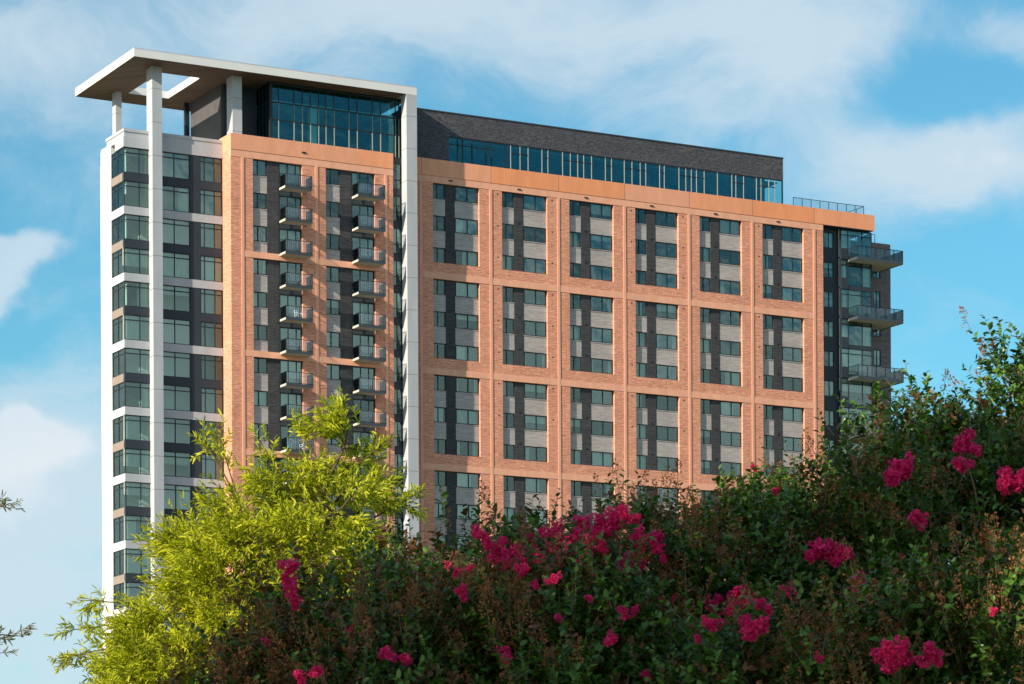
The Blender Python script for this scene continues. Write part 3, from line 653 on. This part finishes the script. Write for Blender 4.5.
def limb(a, b, r0, r1, n=7, wob=.12, sag=0.0):
    a, b = np.array(a, float), np.array(b, float); L = np.linalg.norm(b-a); pts = []
    w1, w2 = RNG.normal(size=3)*wob*L*.3, RNG.normal(size=3)*wob*L*.2
    for i in range(n):
        t = i/(n-1); p = a*(1-t)+b*t+w1*math.sin(math.pi*t)+w2*math.sin(2*math.pi*t); p[2] += sag*math.sin(math.pi*t)*L
        pts.append((*p, r0*(1-t)+r1*t))
    return pts
def sight(px, py, Y):
    """a point Y metres north of the viewpoint, given as a bearing"""
    return np.array([(px-512)/3091*Y, Y, (933-py)/3091*Y+1.7])
def in_ball(n):
    d = unit(RNG.normal(size=(n, 3))); return d, RNG.random(n)

def clumps(n, per, lo, pw, spread):
    """shoots gathered into tufts: unit direction and radius of the tuft, offset inside it, its outward direction"""
    m = max(1, n//per); d, q = in_ball(m); w = RNG.random(m)**1.5+.15; i = RNG.choice(m, n, p=w/w.sum()); o = RNG.normal(size=(n, 3))
    return d[i], (lo+(1-lo)*q**pw)[i], o*spread, unit(o)
def myrtle_crown(fo, lumps, dens, outward_up=.55, seed_p=.3, red_p=.2, leafL=.055):
    """lumps: (centre, radii) ; shoots spread through each lump's volume, denser near its skin"""
    tips = []
    for c, r, dn in lumps:
        c = np.array(c); r = np.array(r); n = int(dens*dn*r[0]*r[2]*math.pi*3)
        d, rad, jit, out_ = clumps(n, 16, .35, .45, .075)
        # uneven outline: low-frequency bumps on the lump
        bump = 1+.16*np.sin(d[:, 0]*5+c[0]*3)*np.cos(d[:, 2]*4+c[2]*5)+.10*np.sin(d[:, 1]*7+d[:, 2]*6)
        p0 = c+d*rad[:, None]*r*bump[:, None]+jit
        dr = unit(d*(1-outward_up)*.8+np.array([0, 0, outward_up*.8])+out_*.55+RNG.normal(size=(n, 3))*.12)
        L = RNG.uniform(.12, .30, n); L = np.where(RNG.random(n) < .08, L*1.6, L)
        p1 = p0+dr*L[:, None]
        fo.sticks(p0, p1, np.full(n, .0025), 3)
        k = 13; tt = np.linspace(.05, 1.0, k)
        idx = np.repeat(np.arange(n), k); t = np.tile(tt, n)
        base = p0[idx]+dr[idx]*(L[idx]*t)[:, None]
        side = unit(np.cross(dr[idx], RNG.normal(size=(n*k, 3))))
        ld = unit(side+dr[idx]*.5+RNG.normal(size=(n*k, 3))*.15)
        nn = unit(np.array([0, 0, 1])*.8+dr[idx]*.4+RNG.normal(size=(n*k, 3))*.45)
        LL = leafL*RNG.uniform(.7, 1.2, n*k)*np.where(t > .85, .75, 1)
        shoot_red = RNG.random(n) < red_p
        mi = np.where(shoot_red[idx] & (t > .45), 1, 0)
        shoot_t = RNG.random(n)
        fo.leaves(base, ld, nn, LL, LL*.56, mi, np.clip(shoot_t[idx]*.7+RNG.random(n*k)*.35-.03, 0, 1))
        # seed heads: feathery upright cones
        patch = np.sin(p0[:, 0]*4.1+p0[:, 2]*2.3)+np.sin(p0[:, 0]*1.7-p0[:, 2]*5.2+1.3)
        sel = np.where((RNG.random(n) < seed_p*np.clip(.55+.6*patch, .12, 1.6)) & (rad > .72) & (d[:, 2] > -.4))[0]
        if len(sel):
            H = RNG.uniform(.11, .25, len(sel)); kk = 64
            ax = unit(dr[sel]*.7+np.array([0, 0, .5])); id2 = np.repeat(np.arange(len(sel)), kk)
            th = RNG.random(len(id2)); sd = unit(np.cross(ax[id2], RNG.normal(size=(len(id2), 3))))
            b2 = p1[sel][id2]+ax[id2]*(H[id2]*th)[:, None]+sd*((1-th)*.055+.006)[:, None]*RNG.uniform(.3, 1.1, len(id2))[:, None]
            l2 = RNG.uniform(.010, .020, len(id2))
            fo.leaves(b2, unit(sd+ax[id2]*.8+RNG.normal(size=(len(id2), 3))*.3), RNG.normal(size=(len(id2), 3)), l2, l2*.6, 2, np.clip(RNG.random(len(sel))[id2]*.6+RNG.random(len(id2))*.4, 0, 1))
            fo.sticks(p1[sel], p1[sel]+ax*H[:, None], np.full(len(sel), .002), 3)
def ellipsoid_hit(o, d, lumps):
    best = None
    for c, r, dn in lumps:
        oc = (o-np.array(c))/np.array(r); dd = d/np.array(r)
        A, B, C_ = dd@dd, 2*oc@dd, oc@oc-1; D = B*B-4*A*C_
        if D > 0:
            t = (-B-math.sqrt(D))/(2*A)
            if t > 0 and (best is None or t < best): best = t
    return best
flower_meshes = []
def flower_mesh(seed):
    """a crinkled cone-shaped head of small ruffled petals"""
    fo = Foliage()
    for q in range(7):
        c = np.array([RNG.normal()*.20, RNG.normal()*.20, RNG.uniform(-.35, .42)]); rr = RNG.uniform(.16, .27)
        n = 46; d = unit(RNG.normal(size=(n, 3))); p = c+d*(RNG.uniform(.5, 1.05, n)*rr)[:, None]; L_ = RNG.uniform(.09, .19, n)
        fo.leaves(p, unit(d+RNG.normal(size=(n, 3))*.8), unit(d+RNG.normal(size=(n, 3))*.7), L_, L_*1.0, 0, RNG.random(n))
    o = fo.build('flower_cluster', [M['petal']], None); me = o.data; bpy.data.objects.remove(o); return me
for s in range(5): flower_meshes.append(flower_mesh(s*1.7))
def shrub(label, base, lumps, dens, flowers, stems=6, group='crape myrtles along the foreground', **kw):
    base = np.array(base, float); S = empty('crape_myrtle', tuple(base)); tag(S, label, 'shrub', group)
    fo = Foliage(); myrtle_crown(fo, lumps, dens, **kw)
    fo.build('crown', [M['myrtle'], M['new_leaf'], M['seed'], M['myrtle_bark']], S, base)
    paths = []
    for i, (c, r, dn) in enumerate(lumps):
        a = base+np.array([RNG.uniform(-.15, .15), RNG.uniform(-.15, .15), 0]); c = np.array(c)
        paths.append(limb(a, c-np.array([0, 0, r[2]*.3]), .035, .012, 8, .1))
        for q in range(5): paths.append(limb(c-np.array([0, 0, r[2]*.3]), c+unit(RNG.normal(size=3)+np.array([0, 0, .4]))*np.array(r)*.85, .011, .004, 4, .15))
    tubes(paths, 'trunk', M['myrtle_bark'], S, base, 6)
    o = np.array([0, 0, 1.7])
    for (px, py, size) in flowers:
        d = np.array([(px-512)/3091, 1, (933-py)/3091]); t = ellipsoid_hit(o, d, lumps)
        if t is None: t = min(l[0][1] for l in lumps)
        t = t*.996-.27
        f = bpy.data.objects.new('flower_cluster', random.choice(flower_meshes)); COL.objects.link(f); f.parent = S
        f.location = tuple(o+d*t-base); s = size*1.12/3091*t
        f.scale = (s*random.uniform(.9, 1.1), s*random.uniform(.9, 1.1), s*random.uniform(.9, 1.15)); f.rotation_euler = (random.uniform(-.4, .4), random.uniform(-.5, .5), random.uniform(0, 6.28))
    return S
def L(px, py, Y, r, rz=None, ry=None, dn=1.0): return (sight(px, py, Y), (r, ry or r, rz or r), dn)

# left-hand low shrub, its brownish crown just under the yellow oak
lA = [L(262, 712, 19.2, .42), L(315, 668, 19.4, .46), L(378, 640, 19.7, .45), L(345, 735, 18.9, .6), L(425, 700, 19.2, .5), L(300, 640, 20.0, .26), L(240, 760, 19.2, .5), L(340, 860, 19.2, .8)]
fA = [(303, 677, 13), (318, 671, 13), (389, 654, 15), (407, 659, 13), (289, 568, 15), (291, 580, 17), (293, 593, 14), (296, 604, 9), (352, 631, 7), (268, 642, 7)]
shrub('low crape myrtle with brown seed heads below the yellow-green tree, at lower left', (*sight(330, 933, 19.4)[:2], 0), lA, 130, fA, seed_p=.36, red_p=.35)
# middle shrub, carrying most of the flowers
lB = [L(395, 645, 20.4, .42), L(455, 628, 20.2, .44), L(520, 622, 20.0, .44), L(585, 612, 20.2, .46), L(645, 605, 20.4, .44), L(495, 660, 19.5, .6), L(590, 660, 19.4, .6), L(430, 588, 20.4, .20), L(545, 565, 20.2, .20),
      L(472, 574, 20.3, .18), L(615, 560, 20.2, .22), L(520, 760, 19.4, .8), L(640, 760, 19.4, .8), L(550, 880, 19.4, .9)]
fB = [(495, 560, 11), (522, 572, 12), (556, 580, 10), (538, 585, 9), (604, 548, 11), (640, 535, 11), (572, 555, 11), (665, 560, 8), (560, 620, 8), (590, 600, 7), (515, 556, 13), (526, 562, 12), (570, 546, 13), (596, 534, 12), (611, 530, 13), (621, 524, 12), (644, 548, 10), (486, 537, 10), (508, 565, 11), (549, 572, 11), (478, 532, 10), (490, 543, 12), (501, 553, 16), (505, 541, 11), (520, 548, 15), (533, 541, 13), (536, 554, 15), (545, 562, 15), (555, 552, 14), (560, 541, 14), (548, 533, 12), (560, 527, 10), (584, 525, 16), (592, 546, 15), (578, 536, 11), (601, 522, 14),
      (604, 533, 15), (615, 521, 16), (627, 514, 17), (636, 520, 12), (653, 543, 17), (658, 549, 13), (624, 566, 12), (634, 562, 15), (640, 567, 12), (565, 565, 12), (583, 560, 12), (465, 593, 12), (460, 575, 9), (508, 654, 15), (613, 638, 10), (627, 614, 13), (636, 611, 8), (470, 570, 8), (450, 566, 7), (649, 677, 11), (508, 660, 10)]
shrub('crape myrtle crowded with magenta flower heads along its top, in the middle of the foreground', (*sight(540, 933, 20.2)[:2], 0), lB, 150, fB, seed_p=.30, red_p=.22)
# right-hand tall shrub
lC = [L(700, 590, 21.0, .46), L(770, 572, 21.2, .50), L(740, 545, 21.2, .22), L(690, 545, 21.1, .20), L(838, 568, 21.3, .55), L(905, 542, 21.5, .58), L(975, 520, 21.6, .62), L(1050, 492, 21.8, .66), L(800, 620, 20.6, .8), L(900, 590, 20.6, .85), L(1000, 560, 20.6, .85), L(1090, 500, 21.4, .9),
      L(908, 440, 21.6, .19), L(936, 432, 21.7, .22), L(976, 420, 21.8, .20), L(1014, 390, 21.8, .20), L(1040, 400, 21.8, .3), L(883, 462, 21.5, .18), L(850, 490, 21.5, .16), L(760, 625, 20.6, .5), L(700, 700, 20.6, .8), L(860, 720, 20.6, 1.0), L(1020, 700, 20.6, 1.0)]
fC = [(812, 560, 11), (840, 565, 11), (868, 592, 10), (892, 482, 12), (978, 455, 11), (1005, 490, 11), (925, 530, 8), (676, 600, 8), (690, 570, 8), (901, 475, 25), (905, 470, 17), (921, 522, 13), (917, 517, 9), (971, 446, 19), (967, 470, 15), (1011, 480, 18), (1019, 484, 17), (858, 588, 18), (823, 553, 20), (833, 556, 16), (846, 557, 16), (818, 549, 13), (792, 592, 13), (786, 597, 11), (757, 470, 6), (735, 600, 12), (744, 594, 13), (745, 605, 12), (754, 602, 11), (713, 608, 13), (720, 603, 9), (663, 608, 13), (779, 494, 7)]
shrub('tall dark green crape myrtle rising to the right edge against the sky', (*sight(900, 933, 21.4)[:2], 0), lC, 130, fC, seed_p=.13, red_p=.10)
# near shrub at the lower right
lD = [L(800, 690, 18.3, .50), L(905, 680, 18.2, .50), L(985, 650, 18.2, .5), L(725, 705, 18.4, .40), L(880, 640, 18.5, .22), L(990, 610, 18.5, .24), L(850, 780, 18.2, .7), L(980, 780, 18.2, .8), L(620, 720, 18.6, .36), L(560, 730, 18.6, .3), L(900, 900, 18.3, .9)]
fD = [(770, 612, 10), (762, 606, 9), (730, 612, 10), (905, 650, 12), (880, 662, 10), (700, 640, 8), (820, 660, 8), (754, 629, 24), (748, 625, 15), (890, 652, 18), (899, 661, 19), (893, 668, 14), (930, 657, 19), (937, 662, 13), (716, 626, 13), (708, 624, 11), (612, 641, 12), (995, 615, 7)]
shrub('nearest crape myrtle with pale brown seed heads, at the lower right', (*sight(850, 933, 18.4)[:2], 0), lD, 150, fD, seed_p=.34, red_p=.2)

def oak_crown(fo, lumps, dens, leafL=.075, tips=None):
    for c, r, dn in lumps:
        c = np.array(c); r = np.array(r); n = int(dens*dn*r[0]*r[2]*math.pi*3)
        d, rad, jit, out_ = clumps(n, 14, .15, .5, .06)
        bump = 1+.22*np.sin(d[:, 0]*5+c[0]*3)*np.cos(d[:, 2]*5+c[2]*5)+.15*np.sin(d[:, 1]*7+d[:, 2]*6)
        p0 = c+d*rad[:, None]*r*bump[:, None]+jit*np.array([1, 1, .6])
        hor = unit(d*np.array([1, 1, .25])); dr = unit(hor*.8+np.array([0, 0, .15])+out_*np.array([.7, .7, .35]))
        Ls = RNG.uniform(.14, .34, n); p1 = p0+dr*Ls[:, None]
        fo.sticks(p0, p1, np.full(n, .003), 1); oak_leaves(fo, p0, dr, Ls, leafL)
def oak_leaves(fo, p0, dr, Ls, leafL, k=17, mi=0):
    n = len(p0); idx = np.repeat(np.arange(n), k); t = np.tile(np.linspace(.05, 1.0, k), n)
    base = p0[idx]+dr[idx]*(Ls[idx]*t)[:, None]
    side = unit(np.cross(dr[idx], RNG.normal(size=(n*k, 3))))
    ld = unit(side*.8+dr[idx]*(.5+.6*t)[:, None]+np.array([0, 0, -.12])+RNG.normal(size=(n*k, 3))*.15)
    nn = unit(np.array([0, 0, 1])+RNG.normal(size=(n*k, 3))*.6)
    LL = leafL*RNG.uniform(.6, 1.2, n*k); st = RNG.random(n)
    fo.leaves(base, ld, nn, LL, LL*.21, mi, np.clip(st[idx]*.65+RNG.random(n*k)*.4, 0, 1))
def twig_run(fo, a, b, n, leafL, spread=.10):
    """a long bare-ish shoot dressed with sprays along its outer part"""
    a, b = np.array(a), np.array(b); t = RNG.uniform(.15, 1, n); p = a+(b-a)*t[:, None]+RNG.normal(size=(n, 3))*spread*.4*(1.1-t)[:, None]
    dr = unit(unit(b-a)+RNG.normal(size=(n, 3))*.45); Ls = RNG.uniform(.10, .2, n); fo.sticks(p, p+dr*Ls[:, None], np.full(n, .003), 1); oak_leaves(fo, p, dr, Ls, leafL, 13)
def oak(name, label, base, fork, lumps, runs, dens, mats, group=None, leafL=.074, r0=.09):
    base = np.array(base, float); S = empty(name, tuple(base)); tag(S, label, 'tree', group)
    fo = Foliage(); oak_crown(fo, lumps, dens, leafL); paths = [limb(base, fork, r0, r0*.6, 9, .05)]
    for c, r, dn in lumps:
        c = np.array(c); paths.append(limb(fork, c, r0*.35, .012, 7, .12, .04))
        for q in range(5): paths.append(limb(c, c+unit(RNG.normal(size=3))*np.array(r)*.9, .011, .004, 4, .2))
    for a, b, n in runs:
        paths.append(limb(a, b, .009, .003, 5, .05)); twig_run(fo, a, b, n, leafL)
    fo.build('crown', mats, S, base); tubes(paths, 'trunk', M['bark'], S, base); return S
OY = 26.0
lo = [L(347, 446, OY, .11, .18, dn=1.2), L(318, 472, OY, .18, .18), L(362, 480, OY+.2, .12, .2, dn=1.0), L(284, 488, OY-.2, .20, .18), L(335, 512, OY-.3, .26, .24), L(246, 520, OY, .14, .22, dn=.9), L(262, 545, OY-.4, .36, .30), L(318, 565, OY-.5, .40, .36),
      L(212, 560, OY, .30, .28), L(238, 600, OY-.5, .42, .34), L(190, 605, OY-.2, .30, .26, dn=.9), L(155, 638, OY-.3, .28, .20), L(165, 668, OY-.4, .4, .3), L(225, 655, OY-.6, .5, .42), L(300, 620, OY-.5, .5, .45), L(360, 545, OY+.1, .16, .22, dn=.8), L(118, 672, OY, .14, .16, dn=.8),
      L(345, 620, OY, .42, .45), L(240, 740, OY, .8, .6), L(330, 720, OY, .8, .6), L(160, 740, OY, .6, .5)]
runs = [(sight(150, 620, OY), sight(72, 628, OY), 16), (sight(140, 640, OY), sight(70, 655, OY), 14), (sight(130, 600, OY), sight(80, 598, OY), 10), (sight(370, 520, OY), sight(424, 491, OY), 16), (sight(370, 500, OY), sight(412, 505, OY), 9), (sight(235, 490, OY), sight(202, 430, OY), 9), (sight(240, 500, OY), sight(222, 436, OY), 8),
        (sight(345, 440, OY), sight(346, 400, OY), 9), (sight(365, 460, OY), sight(384, 448, OY), 7), (sight(320, 460, OY), sight(306, 432, OY), 7), (sight(280, 470, OY), sight(262, 438, OY), 7), (sight(200, 550, OY), sight(160, 545, OY), 8)]
oak('willow_oak', 'young yellow-green willow oak with narrow sunlit leaves in front of the tower', (*sight(262, 933, OY)[:2], 0), sight(262, 640, OY), lo, runs, 225, [M['oak'], M['bark']])

# darker oak beyond the left edge; only its twig ends reach into view
NY = 24.0
far = [((-7.4, 24.6, 5.2), (1.5, 1.4, 1.5), .5), ((-6.6, 23.8, 4.2), (1.0, 1.0, .9), .5), ((-7.9, 25.2, 6.6), (1.2, 1.2, 1.0), .5)]
runs = [(sight(-75, 520, NY), sight(8, 502, NY), 13), (sight(-75, 640, NY), sight(26, 634, NY), 15), (sight(-60, 655, NY), sight(6, 650, NY), 8), (sight(-60, 600, NY), sight(0, 574, NY), 5)]
t2 = oak('willow_oak', 'olive-green oak whose thin twig ends reach in at the left edge against the sky', (-7.4, 24.6, 0), np.array([-7.4, 24.6, 4.0]), far, runs, 30, [M['oak_dark'], M['bark']], leafL=.058)

# unseen tree added up-sun of the shrubs to cast the shade they stand in
def added_shade_tree(base, lumps, dens, label):
    base = np.array(base, float); S = empty('added_shade_tree', tuple(base)); tag(S, label, 'tree')
    fo = Foliage(); top = np.array([base[0], base[1], 6.0]); paths = [limb(base, top, .22, .14, 8, .03)]
    for c, r, dn in lumps:
        c = np.array(c); r = np.array(r); n = int(dens*dn*r[0]*r[2]*math.pi); d, q = in_ball(n); p = c+d*(q**.4)[:, None]*r
        idx = np.repeat(np.arange(n), 9); pp = p[idx]+RNG.normal(size=(len(idx), 3))*.14; Lf = RNG.uniform(.10, .17, len(idx))
        fo.leaves(pp, unit(RNG.normal(size=(len(idx), 3))), unit(RNG.normal(size=(len(idx), 3))+np.array([0, 0, .8])), Lf, Lf*.6, 0, RNG.random(len(idx)))
        paths.append(limb(top, c, .07, .02, 7, .12)); 
        for q in range(4): paths.append(limb(c, c+unit(RNG.normal(size=3))*r*.9, .02, .006, 4, .15))
    fo.build('crown', [M['myrtle'], M['bark']], S, base); tubes(paths, 'trunk', M['bark'], S, base)
tx, ty = .6+sdir.x/math.hypot(sdir.x, sdir.y)*12.5, 20+sdir.y/math.hypot(sdir.x, sdir.y)*12.5
sh = []
px_, py_ = -sdir.y, sdir.x; hn = math.hypot(px_, py_); px_, py_ = px_/hn, py_/hn
for a in (-2.6, -1.3, 0, 1.3, 2.5):
    for z in (7.2, 8.7, 10.2, 11.8): (random.random() > .38 or a > .5) and sh.append(((tx+px_*a, ty+py_*a, z+random.uniform(-.3, .3)), (1.0, 1.0, .9), 1.0))
added_shade_tree((tx, ty, 0), sh, 60, 'unseen broad tree added up-sun of the crape myrtles to shade them')
